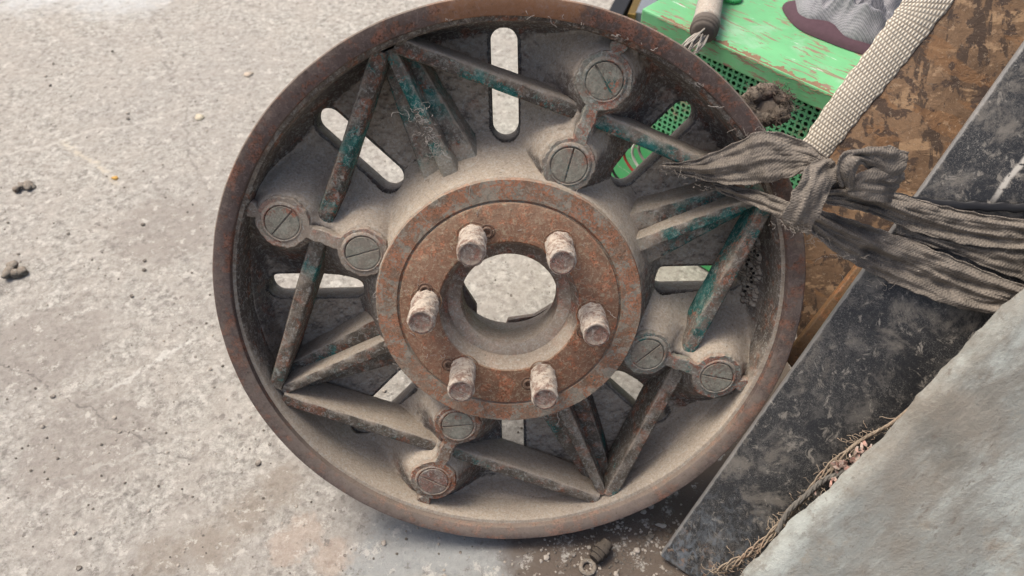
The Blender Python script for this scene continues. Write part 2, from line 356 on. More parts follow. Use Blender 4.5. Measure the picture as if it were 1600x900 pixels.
# slot rims
def stadium(off, SR1, n=14):
    out = []
    for k in range(n+1): an = -math.pi/2+math.pi*k/n; out.append((SR1+(SHW+off)*math.cos(an), (SHW+off)*math.sin(an)))
    for k in range(n+1): an = math.pi/2+math.pi*k/n; out.append((SR0+(SHW+off)*math.cos(an), (SHW+off)*math.sin(an)))
    return out
for si, a in enumerate(SLOTA):
    rings = [(0, -.094), (0, -.0725), (.0008, -.0712), (.0055, -.0705), (.0085, -.0715), (.0105, -.074), (.0105, -.094)]; vs = []; fs = []
    L = [stadium(o_, SEND[si]) for o_, _ in rings]; m = len(L[0]); c, s = math.cos(R_(a)), math.sin(R_(a))
    for (o_, z), ring in zip(rings, L):
        for k, (x, y) in enumerate(ring):
            j = 1+.03*math.sin(k*1.7+si); y2 = y*(j if o_ > .004 else 1); vs.append((x*c-y2*s, x*s+y2*c, z))
    for i in range(len(rings)):
        i3 = (i+1) % len(rings)
        for k in range(m): k2 = (k+1) % m; fs.append((i*m+k, i*m+k2, i3*m+k2, i3*m+k))
    wpart('slot_rim', vs, fs, M['pad'], sharp=35)
# spokes: cast bars
def bar(p0, p1, w0, w1, h0, h1, seed, sag=0, n=26, lean=0.0, sq=.5):
    """rounded bar; p = centre of the front edge; w width, h depth behind it"""
    p0 = Vector(p0); p1 = Vector(p1); t = (p1-p0).normalized(); zz = Vector((0, 0, 1)); s = t.cross(zz).normalized(); nn = s.cross(t).normalized()
    if nn.z < 0: nn = -nn
    r0 = random.Random(seed); vs = []; fs = []; m = 40
    ph = [r0.uniform(0, 6.28) for _ in range(4)]
    for i in range(n):
        f_ = i/(n-1); c = p0.lerp(p1, f_); w_ = (w0+(w1-w0)*f_); h_ = h0+(h1-h0)*f_
        w_ *= 1+.04*math.sin(7*f_+ph[0])+.015*math.sin(25*f_+ph[1])
        for k in range(m):
            an = 2*math.pi*k/m; ca, sa = math.cos(an), math.sin(an); e = sq
            x = abs(ca)**e*(1 if ca > 0 else -1)*w_/2; y = abs(sa)**e*(1 if sa > 0 else -1)*h_/2-h_/2
            y += .0003*math.sin(31*f_+ph[2]+k); x += .0002*math.sin(23*f_+ph[3]+2*k); x *= 1+lean*(-y/h_)
            vs.append(c+s*x+nn*y)
    for i in range(n-1):
        for k in range(m): k2 = (k+1) % m; fs.append((i*m+k, i*m+k2, (i+1)*m+k2, (i+1)*m+k))
    fs.append(tuple(range(m))); fs.append(tuple((n-1)*m+k for k in range(m)))
    return vs, fs
mats = ['spoke', 'spoke_low', 'spoke_low', 'spoke_mid']   # by cluster: upper left, lower left, bottom, right
for k, a in enumerate(CLU):
    mt = M[mats[k]]
    for sg in (1, -1):                                # +1 towards the boss anticlockwise, -1 clockwise
        tgt = a+sg*45-sg*8.0
        v, f = bar(pol(.2765, a+sg*1.6, -.016), pol(.2065, tgt, -.024).lerp(pol(.2765, a+sg*1.6, -.016), -.12), .0150, .0165, .032 if k in (0, 3) else .046, .036 if k in (0, 3) else .048, k*10+sg, lean=.3, sq=.30 if k in (0, 3) else .20)
        wpart('spoke', v, f, mt, sharp=50)
    v, f = bar(pol(.274, a, -.020), pol(.134, a, -.028), .0105, .0165, .056, .066, k*10+3, lean=.9, sq=.16)
    wpart('spoke', v, f, M['fin'] if k in (0, 3) else M['spoke_low'], sharp=50)
    for sg in (1, -1):
        v, f = bar(pol(.270, a+sg*2.0, -.044), pol(.144, a+sg*8.0, -.041), .013, .020, .034, .040, k*10+5+sg, lean=.8, sq=.16)
        wpart('web_rib', v, f, M['fin'] if k in (0, 3) else M['spoke_low'], sharp=50)
# boss plates with screw plugs
PR_O, PR_I = .0268, .0258
def wx(x):
    c = 0
    if abs(x-RBO) < PR_O: c = max(c, math.sqrt(PR_O**2-(x-RBO)**2))
    if abs(x-RBI) < PR_I: c = max(c, math.sqrt(PR_I**2-(x-RBI)**2))
    if RBI < x < RBO: c = max(c, .0072)
    if RBO < x < RBO+.037: t = x-RBO; c = max(c, .0055+.004*max(0, (t-.026)/.011))
    return c
pm = ['plate_teal', 'plate', 'plate_rust', 'plate_teal']
gr = [(53-106, -15+100), (50, 25), (-32, 5), (-12, 43)]    # direction of the screwdriver slot: outer, inner (image angle, degrees)
gr = [(-58, 76), (47, 16), (-28, 6), (-12, 42)]
for k, a in enumerate(BOSS):
    c, s = math.cos(R_(a)), math.sin(R_(a)); r0 = random.Random(k)
    xs = []
    for cc, rr_, n_ in ((RBI, PR_I, 40), (RBO, PR_O, 40)):
        xs += [cc-rr_*math.cos(math.pi*i/n_) for i in range(n_+1)]
    xs += [RBI+(RBO-RBI)*i/20 for i in range(21)]+[RBO+.037*i/16 for i in range(17)]
    xs = sorted(x for x in set(round(x, 5) for x in xs) if RBI-PR_I <= x <= RBO+.037)
    jit = lambda x, q_: .0006*math.sin(x*330+q_+k)+.0005*math.sin(x*900+q_*2)
    up = [(x, max(.0004, wx(x)+jit(x, 1))) for x in xs]; dn = [(x, -max(.0004, wx(x)+jit(x, 4))) for x in reversed(xs)]
    o2 = up+dn; vs = []; fs = []
    m = len(o2)
    for (z, sc) in ((-.0215, 0), (-.0135, 0), (-.0123, .0012)):
        for (x, y) in o2:
            y2 = y-(sc if y > 0 else -sc); y2 = y2 if y2*y > 0 else y*.2
            zz = z+(.0035 if False else 0)
            vs.append((x*c-y2*s, x*s+y2*c, zz+(.004*(RBO-x)/(RBO-RBI))))
    for i in range(2):
        for j in range(m): j2 = (j+1) % m; fs.append((i*m+j, i*m+j2, (i+1)*m+j2, (i+1)*m+j))
    mm = len(xs)                                      # top skin as strips between the two edges
    for j in range(mm-1): fs.append((2*m+j, 2*m+j+1, 2*m+(m-2-j), 2*m+(m-1-j)))
    pl = wpart('boss_plate', vs, fs, M[pm[k]], sharp=40)
    for (rb, R0, gi) in ((RBO, .0176, 0), (RBI, .0178, 1)):
        zt = -.0123+.004*(RBO-rb)/(RBO-RBI); cx, cy = rb*c, rb*s
        # collar with a groove, then two half discs either side of the screwdriver slot
        pr = [(R0+.0045, zt-.001), (R0+.0035, zt+.0004), (R0+.0012, zt+.0016), (R0+.0004, zt+.0012), (R0, zt-.0006), (R0-.0012, zt-.0008)]
        parts = [lathe(pr, 72, (cx, cy), .010, seed=k*3+gi)]
        wpart('plug_seat', *parts[0], M[pm[k]], pl)
        ga = R_(gr[k][gi]); gx, gy = math.cos(ga), math.sin(ga); hv = []; hf = []; gap = .0008
        R1 = R0-.0007
        for sg in (1, -1):
            b0 = len(hv); N_ = 30; a0 = math.asin(gap/R1)
            arc = [(R1*math.cos(a0+(math.pi-2*a0)*i/N_), sg*R1*math.sin(a0+(math.pi-2*a0)*i/N_)) for i in range(N_+1)]
            for (z, kk) in ((zt-.003, 1), (zt+.0011, 1), (zt+.0016, .965)):
                for (x, y) in arc:
                    x *= kk; y = (y-sg*gap)*kk+sg*gap*(1.3 if kk < 1 else 1); hv.append((cx+x*gx-y*gy, cy+x*gy+y*gx, z+.0002*math.sin(x*400)))
            n1 = N_+1
            for i in range(2):
                for j in range(n1): j2 = (j+1) % n1; hf.append((b0+i*n1+j, b0+i*n1+j2, b0+(i+1)*n1+j2, b0+(i+1)*n1+j))
            hf.append(tuple(b0+2*n1+j for j in range(n1)))
        wpart('screw_plug', hv, hf, M['plug'] if not (k == 2 and gi == 0) else M['studend'], pl, sharp=30)
# hub
prof = [(.118, -.040), (.129, -.030), (.1330, -.016), (.1352, -.0135), (.1358, -.0020), (.1346, 0), (.1150, 0), (.1138, -.0022), (.1124, -.0022), (.1120, -.0002)]
v, f = lathe(prof, 256, wob=.0016, seed=9); wpart('hub_flange', v, f, M['hub'], sharp=35)
prof = [(.1121, -.003), (.1118, .0002), (.110, .0008), (.0730, .0008), (.0716, -.0004)]
v, f = lathe(prof, 192, wob=.0008, seed=10); wpart('hub_face', v, f, M['hubrust'], sharp=35)
prof = [(.0718, 0), (.0700, -.003), (.0655, -.012), (.0645, -.0185), (.0530, -.0200), (.0512, -.0215), (.0507, -.026), (.0505, -.0515), (.0515, -.053), (.064, -.054), (.064, -.098), (.118, -.098), (.118, -.04)]
v, f = lathe(prof, 160, wob=.001, seed=11); wpart('hub_bore', v, f, M['bore'], sharp=35)
# broken collar seen through the bore
zb = -.1; inner = [wpt(x, y, zb) for x, y in [(716, 430), (728, 452), (745, 478), (745, 498), (788, 516), (794, 500), (835, 494), (868, 474), (880, 440), (880, 400), (850, 370), (790, 350), (740, 370), (712, 400)]]
vs = []; fs = []; m = len(inner)
for z in (zb, zb-.008):
    for p in inner: vs.append((p.x, p.y, z))
    for p in inner: q_ = Vector((p.x, p.y)); q_ = q_.normalized()*.085; vs.append((q_.x, q_.y, z))
for j in range(m):
    j2 = (j+1) % m; fs += [(j, j2, m+j2, m+j), (2*m+j, 2*m+j2, 3*m+j2, 3*m+j), (j, j2, 2*m+j2, 2*m+j)]
wpart('rear_collar', vs, fs, M['bore'], sharp=35)
# studs with their seats and locking pins
ST = [114.7-60*k for k in range(6)]
for k, a in enumerate(ST):
    r0 = random.Random(k+50); c = pol(.0848, a+r0.uniform(-.5, .5)); L = .0495+r0.uniform(-.002, .002); pr = []
    nt_ = 34
    for i in range(nt_*2+1):
        z = -.004+(L+.002)*i/(nt_*2); pr.append((.0128+(.0008 if i % 2 else 0)*(.4+.6*abs(math.sin(z*60+k*2)))+.0004*math.sin(z*210+k), z))
    pr += [(.0127, L-.0010), (.0118, L-.0002)]
    v, f = lathe(pr, 40, (c.x, c.y), .012, seed=k)
    # dent and clotted dust on the flank
    v = [Vector((p[0]+.0007*math.sin(p[2]*300+p[1]*900+k)*math.cos(p[0]*600+k), p[1]+.0005*math.sin(p[2]*380+p[0]*650+2*k), p[2])) for p in v]
    st = wpart('stud', v, f, M['stud'], sharp=50)
    pr = [(.0119, L-.0003), (.0105, L+.0003), (.0095, L-.0004), (.006, L-.0002), (.0015, L-.0006), (0, L-.0006)]
    v, f = lathe(pr, 36, (c.x, c.y), .012, seed=k); wpart('end_face', v, f, M['studend'], st)
    pr = [(.0150, .0005), (.0157, .0013), (.0164, .0005)] 
    v, f = lathe(pr, 40, (c.x, c.y), .03, seed=k+9); wpart('stud_seat', v, f, M['hubrust'], st)
for k, (x, y) in enumerate([(-.0205, .0787), (-.081, .0197), (-.0608, -.0621), (.0193, -.084), (.074, -.0254)]):
    x *= 1.03; y *= 1.03
    pr = [(.0082, .0006), (.0074, .0016), (.0064, -.0006), (.0056, -.0006), (.0054, .0030), (.0046, .0038), (.0030, .0034), (.0026, -.003), (0, -.003)]
    rr0 = math.hypot(x, y); x, y = x*(1+.0015/rr0), y*(1+.0015/rr0)
    v, f = lathe(pr, 32, (x, y), .01); wpart('locking_pin', v, f, M['pin'], sharp=35)
# cobwebs and fluff caught on edges
hair = []
def squig(p, L, r, seed, z=.0):
    g_ = random.Random(seed); pts = [Vector(p)]; d = Vector((g_.gauss(0, 1), g_.gauss(0, 1), g_.gauss(0, .5))).normalized()
    for i in range(7):
        d = (d+Vector((g_.gauss(0, .6), g_.gauss(0, .6), g_.gauss(0, .4)))).normalized(); pts.append(pts[-1]+d*L/7)
    return tube(pts, r, 4)
for i in range(170):
    g_ = random.Random(i+900); t = g_.random()
    if t < .45: p = pol(.1362, g_.choice([g_.gauss(205, 12), g_.gauss(290, 16), g_.gauss(120, 20), g_.uniform(0, 360)]), g_.uniform(-.010, .001))
    elif t < .7: p = pol(g_.uniform(.17, .22), CLU[0]+g_.gauss(0, 1.8), -.012)
    elif t < .85: p = pol(.2835, g_.uniform(20, 110), .0005)
    else: p = pol(g_.uniform(.08, .11), g_.uniform(0, 360), .001)
    hair.append(squig(p, g_.uniform(.004, .016), g_.uniform(.00012, .00026), i))
v, f = merge(hair); o = wpart('cobweb', v, f, M['web_dark'], rec=False); tag(o, kind='stuff')
# dried mud with wasp holes on the drum wall
mud = []
for i in range(260):
    g_ = random.Random(i+40); t_ = g_.random(); p = pol(.272-t_*.014+g_.uniform(-.001, .001), 3+g_.uniform(-8, 8), -.056-t_*.018+g_.uniform(-.0006, .0006)); mud.append(rock(p, g_.uniform(.0028, .0046), i, .8, 2, .35))
v, f = merge(mud); mo = wpart('mud_nest', v, f, M['web'])

holes = []
for i in range(11):
    g_ = random.Random(i+4); q_ = wpt(1168+g_.uniform(-8, 22), 385+i*7, -.045); holes.append(lathe([(0, .0004), (.0016, .0004), (.0017, 0)], 10)); t_ = holes[-1]
    holes[-1] = ([Vector(v_)+q_ for v_ in t_[0]], t_[1])
v, f = merge(holes); wpart('burrow_hole', v, f, dark('burrow', (.012, .01, .008)), mo)
# ================================================================== BEAM, SLAB, BOARD
A0 = at(1030, 870, .898); B0 = at(1300, 490, .775); bx_ = (B0-A0).normalized()       # along the beam, upwards
sidep = (AX*.70+AD*.66-AF*.12); sidep = (sidep-bx_*sidep.dot(bx_)).normalized(); bn = bx_.cross(sidep).normalized()
if bn.dot(AF) > 0: bn = -bn                                                        # towards the camera
def beam_mat():
    n = N('black_painted_steel'); u = n.uv(); x, y, z = n.sep(u)
    mid = n.noise(22, 7, .7, dist=.6); fn = n.noise(190, 8, .78, dist=1.2); fib = n.noise(420, 5, .8, vec=n.scl(n.pos, (1, .6, 1)), dist=2.5)
    c = n.mix(mid, (.008, .009, .011), (.024, .024, .026))
    dm = n.m_('MULTIPLY', n.step(fib, .50, .70), n.step(n.m_('ADD', n.m_('MULTIPLY', mid, .6), n.m_('MULTIPLY', n.noise(7, 4, .6), .4)), .34, .56))
    c = n.mix(n.m_('MULTIPLY', dm, .75), c, (.33, .315, .285)); c = n.mix(n.step(n.noise(34, 9, .75, dist=.8), .48, .66, 0, .45), c, (.20, .185, .165))
    c = n.mix(n.step(n.m_('MULTIPLY', n.noise(60, 9, .75, dist=.7), 1), .56, .64, 0, .7), c, (.27, .245, .21))
    c = n.mix(n.m_('MULTIPLY', n.step(fn, .60, .68), .5), c, (.40, .38, .34)); c = n.mix(n.m_('MULTIPLY', n.step(n.noise(260, 7, .8, dist=2.2), .54, .62), n.step(n.noise(11, 6, .7), .50, .62, 0, .45)), c, (.38, .36, .32)); c = n.mix(n.step(n.noise(17, 9, .78, dist=.4), .50, .62, 0, .65), c, (.19, .17, .145)); c = n.mix(n.step(n.noise(40, 8, .75, vec=n.scl(n.pos, (1.8, .5, 1.2)), dist=.4), .60, .66, 0, .7), c, (.34, .31, .27))
    # scuffed end
    c = n.mix(n.m_('MULTIPLY', n.step(y, .16, .0), n.step(n.noise(80, 8, .7, vec=n.scl(n.pos, (1.6, .6, 1)), dist=1), .42, .66)), c, (.15, .17, .19))
    c = n.mix(n.m_('MULTIPLY', n.step(y, .08, .0), n.step(n.noise(70, 9, .78), .52, .62, 0, .8)), c, (.30, .18, .11))
    # pale scratch running along the upper end
    wv = n.m_('ADD', x, n.m_('MULTIPLY', n.noise(30, 3, .5), .006)); sc = n.m_('ABSOLUTE', n.m_('SUBTRACT', wv, .061))
    sc = n.m_('MULTIPLY', n.step(sc, .0035, .0012), n.step(y, .50, .53)); sc = n.m_('MULTIPLY', sc, n.step(n.noise(150, 5, .7), .36, .48))
    c = n.mix(sc, c, (.50, .47, .42))
    c = n.mix(n.m_('MULTIPLY', n.step(n.m_('ADD', x, n.m_('MULTIPLY', n.noise(90, 4, .6), .004)), .0048, .003), .6), c, (.30, .29, .28))  # edge highlight painted into the colour: pale line along the left arris
    b = n.bump(fn, .0006, .6); b = n.bump(mid, .002, .3, b)
    return n.fin(c, n.step(dm, 0, 1, .42, .85), b, 0, .5)
def slabbox(A, ux, uy, nn, w_, l_, t_, n1=2, n2=2):
    """box: face corner A, across ux (w_), along uy (l_), thickness behind the face"""
    vs = []; uvs = []
    for z in (0, -t_):
        for (i, j) in ((0, 0), (1, 0), (1, 1), (0, 1)): vs.append(A+ux*w_*i+uy*l_*j+nn*z); uvs.append((w_*i, l_*j))
    return vs, [(0, 1, 2, 3), (7, 6, 5, 4), (0, 4, 5, 1), (1, 5, 6, 2), (2, 6, 7, 3), (3, 7, 4, 0)], uvs
v, f, uv = slabbox(A0, sidep, bx_, bn, .215, 1.1, .014)
beam = mesh('steel_beam', v, f, beam_mat(), uvs=uv); recalc(beam); bev(beam, .004, 3)
tag(beam, 'black painted steel beam, dusty and scratched, leaning beside the rusty wheel', 'beam')
def lip(name, c):
    return dark(name, c)
# masonry slab in front of the beam
def slab_mat():
    n = N('flaking_plaster'); big = n.noise(7, 6, .65)
    sv = n.comb(n.m_('MULTIPLY', n.dot(n.pos, tuple(sx)), 1.0), n.m_('MULTIPLY', n.dot(n.pos, tuple(sy)), .38), 0); mid = n.noise(30, 9, .75, vec=sv); fn = n.noise(230, 7, .75)
    c = n.ramp(big, [(.30, (.15, .15, .135)), (.45, (.255, .245, .215)), (.55, (.30, .31, .285)), (.72, (.42, .42, .38))])
    c = n.mix(n.step(mid, .46, .66, 0, .65), c, (.31, .29, .25))
    c = n.mix(n.step(n.noise(14, 8, .75), .54, .66, 0, .6), c, (.33, .27, .20))
    c = n.mix(n.step(n.noise(11, 7, .68, vec=sv), .47, .60, 0, .75), c, (.50, .53, .495))
    c = n.mix(n.step(n.noise(19, 9, .74, vec=sv), .50, .62, 0, .65), c, (.24, .225, .195)); c = n.mix(n.step(n.noise(48, 9, .8), .53, .62, 0, .45), c, (.20, .175, .145)); c = n.mix(n.step(n.noise(6, 5, .6), .5, .66, 0, .5), c, (.30, .26, .21))
    c = n.mix(n.m_('MULTIPLY', n.step(fn, .56, .66), .5), c, (.17, .15, .13))
    flake = n.step(n.noise(16, 9, .78, vec=sv), .50, .66)
    c = n.mix(n.m_('MULTIPLY', flake, .45), c, (.45, .46, .42)); c = n.mix(n.step(n.noise(70, 6, .8, vec=sv), .58, .66, 0, .7), c, (.17, .14, .115))
    b = n.bump(mid, .0035, .7); b = n.bump(fn, .0016, .9, b); return n.fin(c, .9, b)
C0 = at(1140, 925, .80); D0 = at(1640, 420, .63); sy = (D0-C0).normalized(); sx = AX*.70+AD*.72-AF*.05; sx = (sx-sy*sx.dot(sy)).normalized()
sn = sy.cross(sx).normalized(); sn = -sn if sn.dot(AF) > 0 else sn
nu, nv = 60, 120; vs = []; uvs = []; fs = []
SW, SL = .55, .75; C1 = C0-sy*.12
for i in range(nu+1):
    for j in range(nv+1):
        u_ = (i/nu)**1.5*SW; t_ = SL*j/nv; edge = .0022*math.sin(t_*23)+.0010*math.sin(t_*71+1)+.0007*math.sin(t_*180+2)+.0004*math.sin(t_*420)
        k = max(0, 1-u_/.02); rnd = -.010*k**2; px_ = u_+edge*max(0, 1-u_/.06)
        vs.append(C1+sx*px_+sy*t_+sn*(rnd+.0012*math.sin(u_*60+t_*25)+.0010*math.sin(t_*80+u_*33)))
for i in range(nu):
    for j in range(nv): a = i*(nv+1)+j; fs.append((a, a+nv+1, a+nv+2, a+1))
slab = mesh('plaster_slab', vs, fs, slab_mat()); recalc(slab)
so_ = slab.modifiers.new('thick', 'SOLIDIFY'); so_.thickness = .035; so_.offset = -1 if slab.data.polygons[0].normal.dot(sn) > 0 else 1
tag(slab, 'pale grey-green slab of flaking plaster in front of the black beam', 'slab')

# stained board with woven white edging
def board_mat():
    n = N('stained_strand_board'); Q = n.scl(n.noise(9, 3, .5, col=True), (.10, .10, .10)); va = n.t.nodes.new('ShaderNodeVectorMath'); n.put(va.inputs[0], n.scl(n.pos, (1, 1, .45))); n.put(va.inputs[1], Q)
    c = n.mix(n.step(n.noise(9, 7, .7), .35, .65), (.11, .068, .042), (.25, .155, .09))
    for k_, (ax_, sc_, th_, col_, am_) in enumerate([((1, 3.2, 1), 16, .54, (.40, .26, .15), .75), ((2.6, 1, 3), 20, .53, (.055, .038, .03), .85), ((1, 1, 4), 14, .54, (.25, .13, .06), .6), ((3.5, 2, .8), 24, .56, (.06, .04, .032), .85), ((1.5, 4, 3), 30, .60, (.46, .31, .19), .5)]):
        rot = n.t.nodes.new('ShaderNodeVectorRotate'); rot.rotation_type = 'EULER_XYZ'; n.put(rot.inputs['Vector'], n.pos); rot.inputs['Rotation'].default_value = (.5*k_, .8+.9*k_, .4+1.3*k_)
        nn_ = n.noise(sc_, 5, .6, vec=n.scl(rot.outputs[0], ax_), dist=.25); c = n.mix(n.step(nn_, th_-.005, th_+.045, 0, am_), c, col_)
    c = n.mix(n.step(n.noise(130, 6, .75), .5, .68, 0, .5), c, (.07, .05, .04)); c = n.mix(n.step(n.noise(300, 4, .75), .58, .66, 0, .4), c, (.42, .33, .24))
    return n.fin(c, .7, n.bump(n.noise(40, 6, .7, dist=1), .003, .6), 0, .35)
def weave_mat(name, ca, cb, fx, fy, rough=.85, amp=.0008):
    n = N(name); x, y, z = n.sep(n.uv()); row = n.m_('FLOOR', n.m_('MULTIPLY', y, fy))
    par = n.m_('MULTIPLY', n.m_('MODULO', row, 2), math.pi)
    a = n.m_('SINE', n.m_('ADD', n.m_('MULTIPLY', x, fx*2*math.pi), par)); b_ = n.m_('ABSOLUTE', n.m_('SINE', n.m_('MULTIPLY', y, fy*math.pi)))
    h = n.m_('MULTIPLY', n.m_('ADD', n.m_('MULTIPLY', a, .5), .5), b_)
    c = n.mix(n.step(h, .05, .7), cb, ca); c = n.mix(n.step(n.noise(30, 6, .65), .45, .7, 0, .45), c, tuple(q*.55 for q in ca))
    return n.fin(c, rough, n.bump(h, amp, .9))
def edge_prism(px, depth, nrm, thick):
    p0 = at(*px[0], depth); pts = [onplane(x, y, p0, nrm) for x, y in px]; m = len(pts)
    vs = pts+[p-nrm*thick for p in pts]; fs = [tuple(range(m)), tuple(range(2*m-1, m-1, -1))]+[(i, (i+1) % m, m+(i+1) % m, m+i) for i in range(m)]
    return vs, fs
bnn = bn; bd0 = .885
v, f = edge_prism([(1238, 330), (1255, 262), (1495, -60), (1760, -60), (1760, 400), (1250, 640)], bd0, bnn, .010)
board = mesh('strand_board', v, f, board_mat(), smooth=False); recalc(board)
tag(board, 'brown stained strand board standing behind the black beam', 'board')
# woven band along the board's edge (curved over it)
L0 = [(1219, 272), (1255, 218), (1301, 149), (1348, 86), (1387, 33), (1411, 0), (1455, -60)]; L1 = [(1274, 272), (1296, 245), (1342, 187), (1387, 133), (1433, 76), (1493, 0), (1540, -60)]
from mathutils import noise as mnoise
def rng_n(a, b): return 2*mnoise.noise(Vector((a, b, 0)))
def ribbon(name, top, bot, mat, parent=None, n=60, m=16, bulge=.004, folds=0, famp=.002, thick=.0016, seed=0, wob=.0016, fray=0):
    """top/bot: lists of (pixel x, pixel y, depth) for the two long edges; becomes real cloth with folds"""
    T = spline([at(*p) for p in top], n); B = spline([at(*p) for p in bot], n); vs = []; uvs = []; fs = []; s = 0
    g_ = random.Random(seed); ph = [g_.uniform(0, 6.28) for _ in range(6)]; p0x = seed*7.3
    for i in range(n):
        t = (T[min(i+1, n-1)]-T[max(i-1, 0)]).normalized(); x = B[i]-T[i]; nn = t.cross(x); nn = nn.normalized() if nn.length > 1e-9 else -AF
        if nn.dot(AF) > 0: nn = -nn
        if i: s += ((T[i]+B[i])/2-(T[i-1]+B[i-1])/2).length
        W_ = x.length
        for j in range(m):
            q_ = j/(m-1); h = bulge*math.sin(math.pi*q_)
            if folds:
                e = math.sin(math.pi*q_)**.5
                rg_ = lambda v_: 1-2*abs(math.sin(v_))**.7
                h += famp*e*(.9*rg_(q_*folds*3.14+ph[0]+s*5)+.55*rg_(q_*folds*7.3+ph[1]-s*11)+.3*math.sin(q_*3+s*45+ph[2])+.25*rg_(q_*folds*12+s*25+ph[3]))
            h += wob*1.3*(rng_n(p0x+s*38, q_*3.1)+.6*rng_n(s*95, q_*6+p0x))+wob*.5*math.sin(s*55+ph[3]+q_*2)+wob*.6*math.sin(s*130+ph[4]-q_*3)
            p = T[i].lerp(B[i], q_)+nn*h
            if j in (0, m-1): p = p+t*0+x.normalized()*(.0008*math.sin(s*300+ph[5])+.0006*g_.uniform(-1, 1))
            vs.append(p); uvs.append((q_*max(W_, .01), s))
    for i in range(n-1):
        for j in range(m-1): a = i*m+j; fs.append((a, a+1, a+m+1, a+m))
    o = mesh(name, vs, fs, mat, parent, uvs=uvs); sm_ = o.modifiers.new('thick', 'SOLIDIFY'); sm_.thickness = thick; sm_.offset = 0
    ss = o.modifiers.new('sub', 'SUBSURF'); ss.levels = 1; ss.render_levels = 1
    return o
bq0 = at(1250, 330, bd0)+bn*.003
def bandd(x, y): return (onplane(x, y, bq0, bn)-CAM).dot(AF)
M['white_web'] = weave_mat('white_webbing', (.74, .68, .57), (.34, .29, .23), 290, 190, .6, .0008)
wb = ribbon('woven_band', [(x, y, bandd(x, y)) for x, y in L0], [(x, y, bandd(x, y)) for x, y in L1], M['white_web'], n=80, m=12, bulge=.003, thick=.003, wob=.0003)
tag(wb, 'off-white woven webbing band along the edge of the brown board', 'webbing')
bt_m = iron('batten_wood', (.22, .12, .055), (.26, .13, .055), None, dust=.3, dustlo=.4, ramt=.6, grain=1)
v, f = edge_prism([(1225, 560), (1345, 408), (1368, 420), (1245, 585)], .86, bnn, .02)
bt = mesh('wooden_batten', v, f, bt_m, smooth=False); recalc(bt); bev(bt, .002); tag(bt, 'narrow orange-brown wooden batten tucked between wheel and black beam', 'batten')

# ================================================================== GREEN BENCH (world frame)
def green_mat(name, c0, wear, sc=(1, 1, 1)):
    n = N(name); mid = n.noise(10, 5, .6); c = n.mix(n.step(mid, .35, .65), c0, tuple(q*.8 for q in c0))
    c = n.mix(n.step(n.noise(16, 7, .7, dist=.5), .5, .7, 0, .55), c, (.34, .50, .36))
    # scratches follow the 45 degree run of the board
    ru = n.dot(n.pos, (.707, -.707, 0)); rv = n.dot(n.pos, (.707, .707, 0)); V_ = n.comb(n.m_('MULTIPLY', ru, 18), n.m_('MULTIPLY', rv, 95), n.m_('MULTIPLY', n.sep(n.pos)[2], 95))
    s1 = n.noise(1.6, 7, .72, vec=V_, dist=.6)
    c = n.mix(n.step(s1, .60-wear*.05, .63-wear*.05), c, (.26, .17, .12)); c = n.mix(n.step(n.noise(.7, 7, .7, vec=V_, dist=.5), .62, .66, 0, .8), c, (.55, .62, .54))
    return n.fin(c, .55, n.bump(s1, .0015, .5), 0, .4), n
gt, _ = green_mat('green_paint_top', (.16, .47, .21), 1)
ga_, _ = green_mat('green_paint_side', (.085, .50, .17), -.2)
P1 = Vector((.174, .965, 0)); dirb = Vector((.705, -.709, 0)).normalized(); back = Vector((-dirb.y, dirb.x, 0)); BT = .377; BL = .286; DEP = .50
bench = empty('green_cabinet', P1); tag(bench, 'green painted cabinet with scratched top and perforated metal side', 'cabinet')
def bpart(name, a, b, c_, d_, z0, z1, mat, bv=.002, uv=False):
    vs = []
    for z in (z0, z1):
        for (s_, t_) in ((a, c_), (b, c_), (b, d_), (a, d_)): vs.append(dirb*s_+back*t_+Vector((0, 0, z)))
    o = mesh(name, vs, [(3, 2, 1, 0), (4, 5, 6, 7), (0, 1, 5, 4), (1, 2, 6, 5), (2, 3, 7, 6), (3, 0, 4, 7)], mat, bench, False)
    if bv: bev(o, bv)
    return o
bpart('top_board', 0, BL, -.001, DEP, BT-.026, BT, gt, .0025)
edge_w = dark('bare_wood_edge', (.30, .19, .12))
